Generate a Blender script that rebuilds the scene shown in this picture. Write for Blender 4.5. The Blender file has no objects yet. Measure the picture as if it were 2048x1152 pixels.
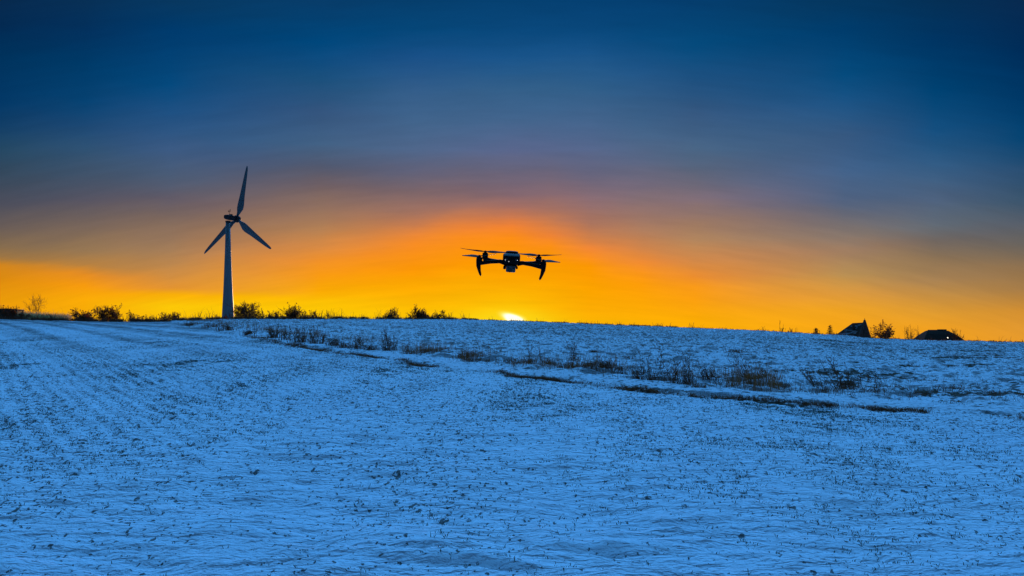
import bpy, math, random
import numpy as np
from mathutils import Vector, Matrix
R = math.radians
C = bpy.context.scene.collection
F = 1500.0          # focal length in photograph pixels (2048 wide)
EYE = 1.6
HORIZON = 692.0
rnd = random.Random(7)

def slope_of(py): return (HORIZON - py) / F
def az_of(px): return math.atan((px - 1024.0) / F)

# ------------------------------------------------------------------ properties
def tag(o, label=None, cat=None, group=None, kind=None):
    if label: o['label'] = label
    if cat: o['category'] = cat
    if group: o['group'] = group
    if kind: o['kind'] = kind
    return o

def empty(name, loc, rz=0.0):
    o = bpy.data.objects.new(name, None); C.objects.link(o)
    o.location = loc; o.rotation_euler = (0, 0, rz); o.empty_display_size = 0.2
    return o

def mesh_obj(name, verts, faces, mat, parent=None, smooth=False):
    me = bpy.data.meshes.new(name)
    me.from_pydata([tuple(v) for v in verts], [], faces)
    me.materials.append(mat)
    if smooth:
        me.polygons.foreach_set('use_smooth', [True] * len(me.polygons))
    me.update()
    o = bpy.data.objects.new(name, me); C.objects.link(o)
    if parent is not None: o.parent = parent
    return o

def np_mesh(name, V, Fc, mat, parent=None, smooth=False, n=3):
    V = np.asarray(V, dtype=np.float32); Fc = np.asarray(Fc, dtype=np.int32)
    me = bpy.data.meshes.new(name)
    me.vertices.add(len(V)); me.vertices.foreach_set('co', V.ravel())
    me.loops.add(Fc.size); me.loops.foreach_set('vertex_index', Fc.ravel())
    me.polygons.add(len(Fc))
    me.polygons.foreach_set('loop_start', np.arange(0, Fc.size, n, dtype=np.int32))
    me.polygons.foreach_set('loop_total', np.full(len(Fc), n, dtype=np.int32))
    me.polygons.foreach_set('use_smooth', np.full(len(Fc), smooth, dtype=bool))
    me.materials.append(mat)
    me.update(calc_edges=True)
    o = bpy.data.objects.new(name, me); C.objects.link(o)
    if parent is not None: o.parent = parent
    return o

class MB:
    """collects shapes and builds ONE mesh"""
    def __init__(s): s.v = []; s.f = []
    def add(s, vs, fs):
        b = len(s.v); s.v += [Vector(v) for v in vs]; s.f += [tuple(b + i for i in f) for f in fs]
    def box(s, c, d, rot=None):
        c = Vector(c); x, y, z = [k / 2 for k in d]
        P = [Vector((i, j, k)) for k in (-z, z) for (i, j) in ((-x, -y), (x, -y), (x, y), (-x, y))]
        if rot is not None: P = [rot @ p for p in P]
        s.add([c + p for p in P], [(3, 2, 1, 0), (4, 5, 6, 7), (0, 1, 5, 4), (1, 2, 6, 5), (2, 3, 7, 6), (3, 0, 4, 7)])
    def rings(s, rings, cap=True):
        n = len(rings[0]); vs = [p for r in rings for p in r]; fs = []
        for i in range(len(rings) - 1):
            for j in range(n):
                k = (j + 1) % n
                fs.append((i * n + j, i * n + k, (i + 1) * n + k, (i + 1) * n + j))
        if cap:
            fs.append(tuple(range(n - 1, -1, -1))); fs.append(tuple((len(rings) - 1) * n + j for j in range(n)))
        s.add(vs, fs)
    def tube(s, pts, rad, n=12, flat=1.0):
        pts = [Vector(p) for p in pts]; rs = []
        for i, p in enumerate(pts):
            t = (pts[min(i + 1, len(pts) - 1)] - pts[max(i - 1, 0)]).normalized()
            a = Vector((0, 0, 1)) if abs(t.z) < 0.9 else Vector((0, 1, 0))
            u = t.cross(a).normalized(); w = u.cross(t).normalized()
            r = rad[i] if isinstance(rad, (list, tuple)) else rad
            rs.append([p + (u * math.cos(2 * math.pi * k / n) + w * flat * math.sin(2 * math.pi * k / n)) * r for k in range(n)])
        s.rings(rs)
    def lathe(s, prof, n=24, M=None):
        M = M or Matrix.Identity(4)
        s.rings([[M @ Vector((r * math.cos(2 * math.pi * k / n), r * math.sin(2 * math.pi * k / n), z)) for k in range(n)] for r, z in prof])
    def build(s, name, mat, parent=None, smooth=False, bevel=0.0):
        o = mesh_obj(name, s.v, s.f, mat, parent, smooth)
        if bevel:
            m = o.modifiers.new('b', 'BEVEL'); m.width = bevel; m.segments = 3; m.limit_method = 'ANGLE'; m.angle_limit = R(35)
        return o

# ------------------------------------------------------------------ noise
PERM = np.random.default_rng(11).permutation(4096).astype(np.int64)
def _h(ix, iy): return PERM[(PERM[ix & 4095] + iy) & 4095]
def perlin(x, y):
    x0 = np.floor(x); y0 = np.floor(y); fx = x - x0; fy = y - y0
    ix = x0.astype(np.int64); iy = y0.astype(np.int64)
    u = fx * fx * fx * (fx * (fx * 6 - 15) + 10); v = fy * fy * fy * (fy * (fy * 6 - 15) + 10)
    def g(i, j, dx, dy):
        a = _h(i, j) * (2 * math.pi / 4096); return np.cos(a) * dx + np.sin(a) * dy
    n00 = g(ix, iy, fx, fy); n10 = g(ix + 1, iy, fx - 1, fy)
    n01 = g(ix, iy + 1, fx, fy - 1); n11 = g(ix + 1, iy + 1, fx - 1, fy - 1)
    return ((n00 * (1 - u) + n10 * u) * (1 - v) + (n01 * (1 - u) + n11 * u) * v) * 1.5
def fbm(x, y, o=3, gain=0.5):
    s = 0; a = 1
    for k in range(o): s = s + a * perlin(x * 2 ** k + 17.3 * k, y * 2 ** k - 9.1 * k); a *= gain
    return s
def sst(a, b, x):
    t = np.clip((x - a) / (b - a), 0, 1); return t * t * (3 - 2 * t)

# ------------------------------------------------------------------ the lie of the land
# crest of the hill: picture column -> line it rises to, and how far away it is
CR_PX = [-500, 0, 60, 200, 300, 370, 450, 700, 920, 1000, 1100, 1200, 1300, 1400, 1500, 1600, 1665, 1720, 1760, 1850, 1950, 2048, 2600]
CR_PY = [630, 638.5, 640, 643.5, 644, 642.5, 640, 640, 640.5, 643, 646.5, 651, 654.5, 658.5, 662.5, 668, 672.5, 677, 679.5, 682.5, 684.5, 687.5, 700]
CR_D  = [140, 135, 132, 128, 128, 126, 125, 120, 116, 114, 112, 110, 108, 106, 104, 102, 100, 99, 98, 96, 94, 92, 85]
_a = np.array([az_of(p) for p in CR_PX])
_t = np.array([slope_of(p) for p in CR_PY]) * np.cos(_a)      # height per metre of ground distance
def crest_d(az): return np.interp(az, _a, CR_D)
def crest_t(az): return np.interp(az, _a, _t)
G0, G1 = 1.0, 0.25
_S = np.linspace(0.3, 1.0, 1500)
def prof(s):
    s = np.clip(s, 0, 1)
    return (s**3 - 2*s**2 + s) * G0 + (-2*s**3 + 3*s**2) + (s**3 - s**2) * G1
def _calibrate():
    out = []
    for az, D, t in zip(_a, CR_D, _t):
        lo, hi = 0.0, 30.0
        for _ in range(40):
            m = (lo + hi) / 2
            tt = np.max((m * prof(_S) - EYE) / (_S * D))
            if tt < t: lo = m
            else: hi = m
        out.append(m)
    return np.array(out)
_zr = _calibrate()
_cr = np.array([D * _S[np.argmax((z * prof(_S) - EYE) / _S)] for z, D in zip(_zr, CR_D)])
def crest_r(az): return np.interp(az, _a, _cr)
def base_z(rho, az):
    """height of the smooth land at ground distance rho from the path junction, bearing az"""
    front = sst(R(-120), R(-50), az) * (1 - sst(R(50), R(120), az))
    D = crest_d(az); zr = np.interp(az, _a, _zr) * front
    s = rho / D
    u = np.maximum(rho - D, 0)
    z = zr * prof(s) + G1 * zr / D * u * np.exp(-u / 12) - np.where(u < 60, 0.0009 * u * u, 3.24 + 0.108 * (u - 60))
    # a snow drift piled against the crest in front of the gabled barn
    drift = np.exp(-((az - az_of(1683)) / 0.017) ** 4) * np.exp(-((rho - 97) / 7.0) ** 2)
    z = z + 0.16 * drift
    return np.maximum(z, -14.0)

# the margin between the sown field and the rough field
BK_PX = [150, 300, 345, 440, 540, 660, 800, 920, 1020, 1140, 1300, 1450, 1600, 1700, 1840, 1950, 2048, 2300, 3500]
BK_PY = [641, 643, 647, 666, 686, 707, 728, 745, 756, 768, 785, 800, 814, 821, 829, 836, 841, 855, 930]
def rho_at(px, py):
    az = az_of(px); t = slope_of(py) * math.cos(az)
    r = np.linspace(1.5, float(crest_d(az)), 6000)
    tt = (base_z(r, np.full_like(r, az)) - EYE) / r
    i = np.argmax(tt >= t)
    if tt[i] < t: i = len(r) - 1
    return float(r[i])
_ba = np.array([az_of(p) for p in BK_PX]); _br = np.array([rho_at(a, b) for a, b in zip(BK_PX, BK_PY)])
_br[0] = 128; _br[1] = 125
def bank_rho(az): return np.exp(np.interp(az, _ba, np.log(_br)))
def bank_dist(rho, az):
    """signed distance (m) from the margin line, positive on the rough side"""
    e = 0.004
    rb = bank_rho(az); d = (bank_rho(az + e) - bank_rho(az - e)) / (2 * e)
    return (rho - rb) / np.sqrt(1 + (d / rb) ** 2)

def relief(x, y, dr):
    rho = np.hypot(x, y); az = np.arctan2(x, y)
    bd = bank_dist(rho, az) + 0.35 * perlin(x * 0.5, y * 0.5) + 0.15 * perlin(x * 2.1, y * 2.1)
    bd = np.where(az < az_of(340), -5.0, bd)
    rough = sst(0.0, 0.5, bd)
    def att(lam, lo=0.0): return np.clip(lam / (2.2 * dr) - 0.6, lo, 1)
    # sown field: low drill ridges across the slope, drifted over
    wob = 0.17 * fbm(x * 0.22, y * 0.3, 2) + 0.06 * perlin(x * 0.9, y * 1.3)
    dirn = y + 0.06 * x + wob
    amp = 0.55 + 0.75 * perlin(x * 0.35, y * 0.6)
    q2 = 0.788 * x + 0.615 * y + 1.2 * perlin(x * .03, y * .03) + .07 * perlin(x * .8, y * .8)
    rows = np.sin(q2 * 2 * math.pi / 0.28)
    rows2 = perlin(x * .85, dirn * 5.2)
    z1 = ((0.004 + .008 * sst(7, 18, rho)) * rows * (.6 + .5 * np.clip(amp, 0, 1.5)) + 0.038 * rows2) * att(0.2, .30)
    z1 += 0.034 * perlin(x * 1.2, dirn * 7.4 + 40) * att(0.13, .55)
    z1 += 0.022 * perlin(x * 2.0, dirn * 12.5 - 70) * att(0.10, .5)
    z1 += 0.012 * perlin(x * 7.0, y * 15.0) * att(0.08, .8)
    z1 += 0.05 * fbm(x * 0.33, y * 0.55, 3) * att(1.0)
    # wheel lines climbing the far slope
    tram = (q2 % 7.0) - 3.5
    z1 += -0.085 * (np.exp(-((np.abs(tram) - .85) / .28) ** 2)) * sst(9, 25, rho) * np.clip(.7 + perlin(x * .05, y * .05), .2, 1.2)
    # rough field: clods, tussocks and drifts under the snow
    z2 = 0.10 * fbm(x * 0.45, y * 0.6, 3, 0.6) * att(1.2)
    z2 += 0.11 * np.abs(perlin(x * 1.15 + 9, y * 1.7)) * att(0.55, .5) - 0.02
    z2 += 0.075 * perlin(x * 2.6, y * 3.6) * att(0.25, .6)
    z2 += 0.022 * perlin(x * 9, y * 12) * att(0.09, .4)
    pathy = sst(0.1, 0.5, bd) * (1 - sst(1.2, 1.9, bd))
    z2 = z2 * (1 - 0.75 * pathy)
    z = z1 * (1 - rough) + (z2 + 0.10) * rough
    near = sst(0.3, 2.0, rho); far = 1 - sst(170, 260, rho)
    return z * near * np.clip(far, 0.0, 1), bd, rough

def ground(x, y):
    x = np.asarray(x, dtype=float); y = np.asarray(y, dtype=float)
    rho = np.hypot(x, y); az = np.arctan2(x, y)
    z, bd, rough = relief(x, y, np.maximum(rho * 0.0055, 0.02))
    return base_z(rho, az) + z
def gz(x, y): return float(ground(np.array([x]), np.array([y]))[0])
def spot(px, py):
    """a point on the land seen at this place of the photograph"""
    az = az_of(px); r = rho_at(px, py)
    x, y = r * math.sin(az), r * math.cos(az)
    return x, y, gz(x, y)

# ------------------------------------------------------------------ materials
def new_mat(name):
    m = bpy.data.materials.new(name); m.use_nodes = True
    nt = m.node_tree; return m, nt, nt.nodes['Principled BSDF']
def N(nt, t, **k):
    n = nt.nodes.new(t)
    for a, b in k.items(): setattr(n, a, b)
    return n
def simple(name, col, rough=0.6, metal=0.0, var=0.25, scale=6.0, emit=None, trans=0.0):
    m, nt, b = new_mat(name)
    tc = N(nt, 'ShaderNodeTexCoord'); no = N(nt, 'ShaderNodeTexNoise'); no.inputs['Scale'].default_value = scale
    no.inputs['Detail'].default_value = 5
    rp = N(nt, 'ShaderNodeValToRGB')
    lo = [c * (1 - var) for c in col]; hi = [min(1, c * (1 + var)) for c in col]
    rp.color_ramp.elements[0].position = .3; rp.color_ramp.elements[1].position = .7
    rp.color_ramp.elements[0].color = (*lo, 1); rp.color_ramp.elements[1].color = (*hi, 1)
    nt.links.new(tc.outputs['Object'], no.inputs['Vector']); nt.links.new(no.outputs['Fac'], rp.inputs['Fac'])
    nt.links.new(rp.outputs['Color'], b.inputs['Base Color'])
    b.inputs['Roughness'].default_value = rough; b.inputs['Metallic'].default_value = metal
    if rough > .41 and col[0] < .04: b.inputs['Specular IOR Level'].default_value = .06
    if emit:
        b.inputs['Emission Color'].default_value = (*emit[:3], 1); b.inputs['Emission Strength'].default_value = emit[3]
    if trans:
        tr = N(nt, 'ShaderNodeBsdfTranslucent'); nt.links.new(rp.outputs['Color'], tr.inputs['Color'])
        mx = N(nt, 'ShaderNodeMixShader'); mx.inputs[0].default_value = trans
        out = [n for n in nt.nodes if n.type == 'OUTPUT_MATERIAL'][0]
        nt.links.new(b.outputs[0], mx.inputs[1]); nt.links.new(tr.outputs[0], mx.inputs[2]); nt.links.new(mx.outputs[0], out.inputs['Surface'])
    return m

def snow_mat(name, rough_field):
    m, nt, b = new_mat(name)
    L = nt.links.new
    tc = N(nt, 'ShaderNodeTexCoord')
    def noise(scale, sx=1, sy=1, detail=3, off=0, rough=.55):
        mp = N(nt, 'ShaderNodeMapping'); mp.inputs['Scale'].default_value = (sx, sy, 1); mp.inputs['Location'].default_value = (off, off * .7, 0)
        no = N(nt, 'ShaderNodeTexNoise'); no.inputs['Scale'].default_value = scale; no.inputs['Detail'].default_value = detail; no.inputs['Roughness'].default_value = rough
        L(tc.outputs['Object'], mp.inputs['Vector']); L(mp.outputs[0], no.inputs['Vector']); return no.outputs['Fac']
    def mth(op, a, c, clamp=False):
        n = N(nt, 'ShaderNodeMath', operation=op); n.use_clamp = clamp
        for i, v in ((0, a), (1, c)):
            if isinstance(v, (int, float)): n.inputs[i].default_value = v
            else: L(v, n.inputs[i])
        return n.outputs[0]
    def thr(v, a, c):
        n = N(nt, 'ShaderNodeMapRange'); n.interpolation_type = 'SMOOTHSTEP'
        n.inputs['From Min'].default_value = a; n.inputs['From Max'].default_value = c
        L(v, n.inputs['Value']); return n.outputs[0]
    # clean snow with faint dust
    sn = N(nt, 'ShaderNodeMix', data_type='RGBA')
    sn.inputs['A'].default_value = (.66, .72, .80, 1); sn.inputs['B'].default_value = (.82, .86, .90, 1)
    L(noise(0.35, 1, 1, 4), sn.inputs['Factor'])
    # soil, stubble and leaf tips showing through thin snow; more of it shades the far snow
    soil = N(nt, 'ShaderNodeMix', data_type='RGBA')
    soil.inputs['A'].default_value = (.022, .020, .012, 1); soil.inputs['B'].default_value = (.10, .050, .020, 1)
    L(noise(3.0, 1, 1, 3, 5), soil.inputs['Factor'])
    clump = noise(0.7, 1, .35, 3, 3)
    cm = mth('MULTIPLY', mth('SUBTRACT', clump, 0.5), 0.22)
    far_shade_at = N(nt, 'ShaderNodeAttribute'); far_shade_at.attribute_name = 'thin'; far_shade_at.attribute_type = 'GEOMETRY'
    cm = mth('ADD', cm, mth('MULTIPLY', far_shade_at.outputs['Fac'], .18))  # shade of the far snow painted as denser soil specks
    at = N(nt, 'ShaderNodeAttribute'); at.attribute_name = 'soil'; at.attribute_type = 'GEOMETRY'
    holes = None
    if rough_field: sets = ((10.0, 1, .9, .63, .06, 1.0), (4.0, 1, .8, .66, .05, 11))
    else: sets = ((26.0, 1, .8, .655, .05, 1.0), (13.0, 1, .7, .675, .05, 11))
    for sc, sx, sy, th, wd, off in sets:
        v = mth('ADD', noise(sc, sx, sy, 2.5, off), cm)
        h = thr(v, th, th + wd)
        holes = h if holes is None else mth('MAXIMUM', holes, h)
    # shading on steep little faces of clods and tussocks, painted in soil colour
    ge = N(nt, 'ShaderNodeNewGeometry'); sz = N(nt, 'ShaderNodeSeparateXYZ'); L(ge.outputs['True Normal'], sz.inputs[0])
    steep = mth('SUBTRACT', 1.0, sz.outputs[2])
    if rough_field:
        st_ = thr(mth('ADD', steep, mth('MULTIPLY', mth('SUBTRACT', noise(9, 1, 1, 2, 90), .5), .16)), .06, .13)
        holes = mth('MAXIMUM', holes, mth('MULTIPLY', st_, .75))
    # bare strips where the snow has slid off the furrow edge
    sv = mth('ADD', mth('MULTIPLY', at.outputs['Fac'], .80), mth('MULTIPLY', mth('SUBTRACT', noise(4.5, 1, .7, 4, 50, .7), .5), 2.6))
    bare = thr(sv, .60, .78)
    bare = mth('MULTIPLY', bare, thr(at.outputs['Fac'], .02, .1))
    allh = mth('MAXIMUM', mth('MULTIPLY', holes, .85), bare)
    mx = N(nt, 'ShaderNodeMix', data_type='RGBA')
    L(allh, mx.inputs['Factor']); L(sn.outputs['Result'], mx.inputs['A']); L(soil.outputs['Result'], mx.inputs['B'])
    L(mx.outputs['Result'], b.inputs['Base Color'])
    b.inputs['Roughness'].default_value = .75
    b.inputs['Specular IOR Level'].default_value = .15
    bp = N(nt, 'ShaderNodeBump'); bp.inputs['Strength'].default_value = 1.0; bp.inputs['Distance'].default_value = .06
    if rough_field:
        hh = mth('ADD', mth('MULTIPLY', noise(4, 1, 1.5, 4, 60), 2.2), noise(18, 1, 1.4, 3, 70))
    else:
        hh = mth('ADD', mth('MULTIPLY', noise(5.0, .55, 2.0, 4, 60), 1.5), mth('MULTIPLY', noise(22, .7, 1.6, 3, 70), .6))
    hh = mth('SUBTRACT', hh, mth('MULTIPLY', allh, .5))
    L(hh, bp.inputs['Height']); L(bp.outputs[0], b.inputs['Normal'])
    return m

M = {}
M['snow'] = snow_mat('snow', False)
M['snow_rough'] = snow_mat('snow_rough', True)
M['twig'] = simple('twig', (.14, .036, .009), .8, scale=3, trans=.2)
M['twig_warm'] = simple('twig_warm', (.10, .045, .018), .8, scale=3, trans=.35)
M['leaf_brown'] = simple('leaf_brown', (.28, .055, .008), .8, scale=2, trans=.55)
M['weed'] = simple('weed', (.24, .065, .014), .85, scale=5, var=.6, trans=.25)
M['weed_pale'] = simple('weed_pale', (.40, .12, .025), .85, scale=5, var=.5, trans=.3)
M['straw'] = simple('straw', (.28, .08, .016), .85, scale=4, var=.5, trans=.15)
M['sunlit_reed'] = simple('sunlit_reed', (.45, .30, .13), .8, scale=2, var=.3, trans=.85)  # pale gold carries the brightness of sunlit snow
M['shoot'] = simple('shoot', (.040, .045, .012), .7, scale=3, var=.5)
M['needle'] = simple('needle', (.018, .030, .016), .8, scale=3)
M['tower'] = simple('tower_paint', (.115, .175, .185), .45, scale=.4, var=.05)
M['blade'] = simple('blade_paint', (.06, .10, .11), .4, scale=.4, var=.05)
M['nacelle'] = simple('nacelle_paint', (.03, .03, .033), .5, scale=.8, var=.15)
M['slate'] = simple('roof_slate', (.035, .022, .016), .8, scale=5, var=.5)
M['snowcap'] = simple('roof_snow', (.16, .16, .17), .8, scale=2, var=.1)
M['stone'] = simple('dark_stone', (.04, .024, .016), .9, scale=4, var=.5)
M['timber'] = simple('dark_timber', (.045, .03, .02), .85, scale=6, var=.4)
M['lamp'] = simple('lit_window', (.8, .7, .5), .5, emit=(1, .85, .6, 1.6))
M['shell'] = simple('drone_shell', (.007, .006, .006), .55, scale=40, var=.1)
M['shell_dark'] = simple('drone_dark', (.004, .004, .004), .5, scale=40, var=.1)
M['gimbal'] = simple('gimbal_grey', (.09, .08, .08), .35, .3, scale=40, var=.1)
M['glass'] = simple('lens_glass', (.01, .01, .014), .05, scale=10, var=.1)
M['led'] = simple('white_led', (.8, .8, .8), .3, emit=(1, .97, .92, 1.1))
M['prop'] = simple('propeller_plastic', (.006, .005, .004), .6, scale=30, var=.1)

ER = [(480, .4), (560, .6), (700, .7), (820, .85), (900, .7), (985, .7), (1005, 1), (1105, 1), (1125, .55), (1215, .5), (1235, 1), (1310, 1), (1325, .5), (1370, .5), (1385, 1), (1420, .8), (1440, 1), (1655, 1), (1680, .25), (1725, .3), (1745, .75), (1845, .75), (1870, .15), (1990, .3), (2048, .8), (2100, .5)]
def edge_run(az): return np.interp(az, [az_of(p) for p, v in ER], [v for p, v in ER])
# ------------------------------------------------------------------ ground mesh
def build_ground():
    azf = np.linspace(R(-41), R(41), 1150)
    back = np.linspace(R(41), R(319), 60)[1:-1]
    az = np.concatenate([azf, back]); nA = len(az)
    rr = np.concatenate([[0.25, .6, 1.0, 1.6, 2.2, 2.8, 3.4, 3.9], np.exp(np.arange(math.log(4.3), math.log(200), 0.0052)),
                         np.exp(np.linspace(math.log(201), math.log(9000), 70))])
    nR = len(rr)
    A, Rr = np.meshgrid(az, rr)
    A2 = np.where(A > math.pi, A - 2 * math.pi, A)
    X = Rr * np.sin(A2); Y = Rr * np.cos(A2)
    inner = (np.abs(A2) < R(42))
    dr = np.maximum(Rr * 0.0055, 0.02); dr = np.where(inner, dr, 3.0)
    dz, bd, rough = relief(X, Y, dr)
    Z = base_z(Rr, A2) + dz
    # bare soil and matted grass: along the furrow edge, in patches of the rough field
    edge = np.exp(-((bd - 0.12) / np.maximum(.15, Rr * .0045)) ** 2) * np.clip(0.8 + .7 * perlin(X * 1.1 + 4, Y * .8), 0, 1) * edge_run(A2) * 1.15
    veg = np.exp(-((bd - 2.6) / 0.8) ** 2) * np.clip(0.25 + 1.3 * perlin(X * 0.4 + 14, Y * 0.4), 0, 1) * .15 * (1 - sst(az_of(1350), az_of(1560), A2))
    right = sst(az_of(1450), az_of(1750), A2) * sst(1.5, 3.0, bd) * (1 - sst(60, 75, Rr))
    patch = np.clip((fbm(X * 0.16 + 3, Y * 0.42, 3) - 0.12) * 2.6, 0, 1) * (0.35 * sst(2, 4, bd) + .75 * right)
    soil = np.clip(np.maximum(np.maximum(edge, veg), patch), 0, 1) * (Rr < 140)
    q2 = 0.788 * X + 0.615 * Y + 1.2 * perlin(X * .03, Y * .03)
    band = np.sin(q2 * 2 * math.pi / 3.4) * .5 + np.sin(q2 * 2 * math.pi / 1.45 + 1) * .35 + .5 * perlin(X * .5, Y * .2)
    thin = np.clip(np.log(np.maximum(Rr, 1) / 5.0) / math.log(16), 0, 1) * np.clip(.85 + .4 * fbm(X * .03, Y * .03, 2), 0, 1.2) * (Rr < 400)  # grows with distance: far snow's darker shading put in as speck cover
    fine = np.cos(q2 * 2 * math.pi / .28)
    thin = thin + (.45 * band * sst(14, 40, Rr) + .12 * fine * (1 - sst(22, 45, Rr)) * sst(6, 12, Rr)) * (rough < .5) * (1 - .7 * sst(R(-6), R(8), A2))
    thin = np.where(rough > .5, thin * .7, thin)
    V = np.stack([X, Y, Z], -1).reshape(-1, 3)
    i = np.arange(nR - 1)[:, None]; j = np.arange(nA)[None, :]; jn = (j + 1) % nA
    q = np.stack([i * nA + j, i * nA + jn, (i + 1) * nA + jn, (i + 1) * nA + j], -1).reshape(-1, 4)
    q = q[:, ::-1]
    isr = (rough > 0.5).reshape(-1)
    isr = isr & (V[:, 1] > 0) & (Rr.reshape(-1) < 400)
    fr = isr[q].sum(1) >= 2
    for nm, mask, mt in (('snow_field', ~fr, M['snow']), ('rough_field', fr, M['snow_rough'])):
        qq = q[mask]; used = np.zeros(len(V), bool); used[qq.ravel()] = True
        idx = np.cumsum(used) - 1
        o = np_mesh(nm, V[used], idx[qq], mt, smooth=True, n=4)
        if nm == 'snow_field':   # close the small hole under the photographer
            pass
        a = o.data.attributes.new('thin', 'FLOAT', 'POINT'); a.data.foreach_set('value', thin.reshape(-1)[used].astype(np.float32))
        a = o.data.attributes.new('soil', 'FLOAT', 'POINT'); a.data.foreach_set('value', soil.reshape(-1)[used].astype(np.float32))
        tag(o, kind='structure')
        if nm == 'snow_field': tag(o, 'snow covered sown field sloping up to the horizon crest')
        else: tag(o, 'rougher snow covered field beyond the weedy margin')
build_ground()

# ------------------------------------------------------------------ blades, twigs: many thin pieces, one mesh per plant
def prisms(segs):
    """segs: list of (p0, p1, r0, r1) -> 3-sided tapered sticks"""
    P = np.array([[*s[0], *s[1], s[2], s[3]] for s in segs], dtype=float)
    p0, p1, r0, r1 = P[:, :3], P[:, 3:6], P[:, 6:7], P[:, 7:8]
    t = p1 - p0; t /= np.linalg.norm(t, axis=1, keepdims=True) + 1e-9
    a = np.where(np.abs(t[:, 2:3]) < .9, [[0, 0, 1.]], [[0, 1., 0]])
    u = np.cross(t, a); u /= np.linalg.norm(u, axis=1, keepdims=True) + 1e-9; w = np.cross(t, u)
    vs = []
    for k in range(3):
        c, s = math.cos(k * 2.0944), math.sin(k * 2.0944)
        vs += [p0 + (u * c + w * s) * r0, p1 + (u * c + w * s) * r1]
    V = np.stack(vs, 1).reshape(-1, 3); n = len(P); b = (np.arange(n) * 6)[:, None]
    Fc = np.concatenate([b + [[0, 2, 1]], b + [[2, 3, 1]], b + [[2, 4, 3]], b + [[4, 5, 3]], b + [[4, 0, 5]], b + [[0, 1, 5]]])
    return V, Fc
def flakes(pts, size, rng):
    n = len(pts); pts = np.array(pts)
    d1 = rng.normal(size=(n, 3)); d1 /= np.linalg.norm(d1, axis=1, keepdims=True)
    d2 = rng.normal(size=(n, 3)); d2 = np.cross(d1, d2); d2 /= np.linalg.norm(d2, axis=1, keepdims=True)
    s = size * rng.uniform(.5, 1.4, (n, 1))
    V = np.stack([pts - d1 * s, pts + d2 * s * .5, pts + d1 * s, pts - d2 * s * .5], 1).reshape(-1, 3)
    b = (np.arange(n) * 4)[:, None]
    return V, b + [[0, 1, 2, 3]]

def branching(rng, height, spread, stems, depth=4, rbase=.05, kids=(3, 5), droop=0.0, jitter=.45, rmin=.01):
    thick, thin, tips = [], [], []
    def grow(p, d, ln, r, lev):
        steps = 3
        for s in range(steps):
            d2 = d + rng.normal(size=3) * jitter * .35; d2[2] += .06 - droop; d2 /= np.linalg.norm(d2)
            q = p + d2 * ln / steps; r2 = max(r * .8, rmin)
            (thick if lev == 0 else thin).append((p, q, max(r, rmin), r2)); p, d, r = q, d2, r2
            if lev < depth and (s > 0 or lev > 0):
                for _ in range(int(rng.integers(1, 3))):
                    nd = d + rng.normal(size=3) * jitter * 1.5; nd[2] = nd[2] * .8 + .15; nd /= np.linalg.norm(nd)
                    grow(p, nd, ln * rng.uniform(.45, .68), r * .65, lev + 1)
        tips.append(p)
    for s in range(stems):
        a = rng.uniform(0, 2 * math.pi); k = rng.uniform(0, 1) ** .7
        d = np.array([math.cos(a) * spread * k, math.sin(a) * spread * k, 1.0]); d /= np.linalg.norm(d)
        b = np.array([math.cos(a) * .18 * spread, math.sin(a) * .18 * spread, -.6])
        grow(b, d, height * rng.uniform(.5, .68), rbase, 0)
    return thick, thin, tips

def fit(segs_lists, pts, W, H, sink=.6):
    """scale so the plant is W wide and H high"""
    allp = np.array([s[1] for L in segs_lists for s in L] + [list(p) for p in pts])
    zx = np.percentile(allp[:, 2], 99.5); hx = np.percentile(np.abs(allp[:, :2]), 98)
    sz = H / max(zx, .1); sx = (W / 2) / max(hx, .1)
    S = np.array([sx, sx, sz])
    def sc(p): p = np.array(p) * S; return p
    return [[(sc(a), sc(b), r0, r1) for a, b, r0, r1 in L] for L in segs_lists], [sc(p) for p in pts]

# ------------------------------------------------------------------ shrubs on the skyline
def crest_spot(px, back=3.0):
    az = az_of(px); r = float(crest_r(az)) + back
    x, y = r * math.sin(az), r * math.cos(az)
    return x, y, float(base_z(np.array([r]), np.array([az]))[0]), r
def crest_py(px): return float(np.interp(px, CR_PX, CR_PY))

def shrub(px, w, top, label, name='bare_shrub', cat='shrub', group=None, stems=7, leaves=0, depth=3, back=3.0, seed=0, twig='twig', leafsize=.12, spread=.9, rm=.016, leafmat='leaf_brown'):
    rng = np.random.default_rng(seed + int(px))
    x, y, z, r = crest_spot(px, back)
    W = (.86 if px < 250 else 1.0) * w / F * r; eye = EYE + slope_of(top) * r * math.cos(az_of(px)); H = eye - z
    th, tn, tips = branching(rng, H, spread, stems + 4, depth, .05, jitter=.5, rmin=rm)
    (th, tn), tips = fit([th, tn], tips, W, H)
    root = empty(name, (x, y, z)); tag(root, label, cat, group)
    V, Fc = prisms(th); np_mesh('stems', V, Fc, M[twig], root)
    if tn: V, Fc = prisms(tn); np_mesh('twigs', V, Fc, M[twig], root)
    if leaves:
        leaves = int(leaves * .36)
        tp = np.array(tips); pts = tp[rng.integers(0, len(tp), leaves)] + rng.normal(size=(leaves, 3)) * [W * .05, W * .05, H * .05]
        pts = pts[pts[:, 2] > 0]
        V, Fc = flakes(pts, leafsize, rng); np_mesh('withered_leaves', V, Fc, M[leafmat], root, n=4)
    return root

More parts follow.
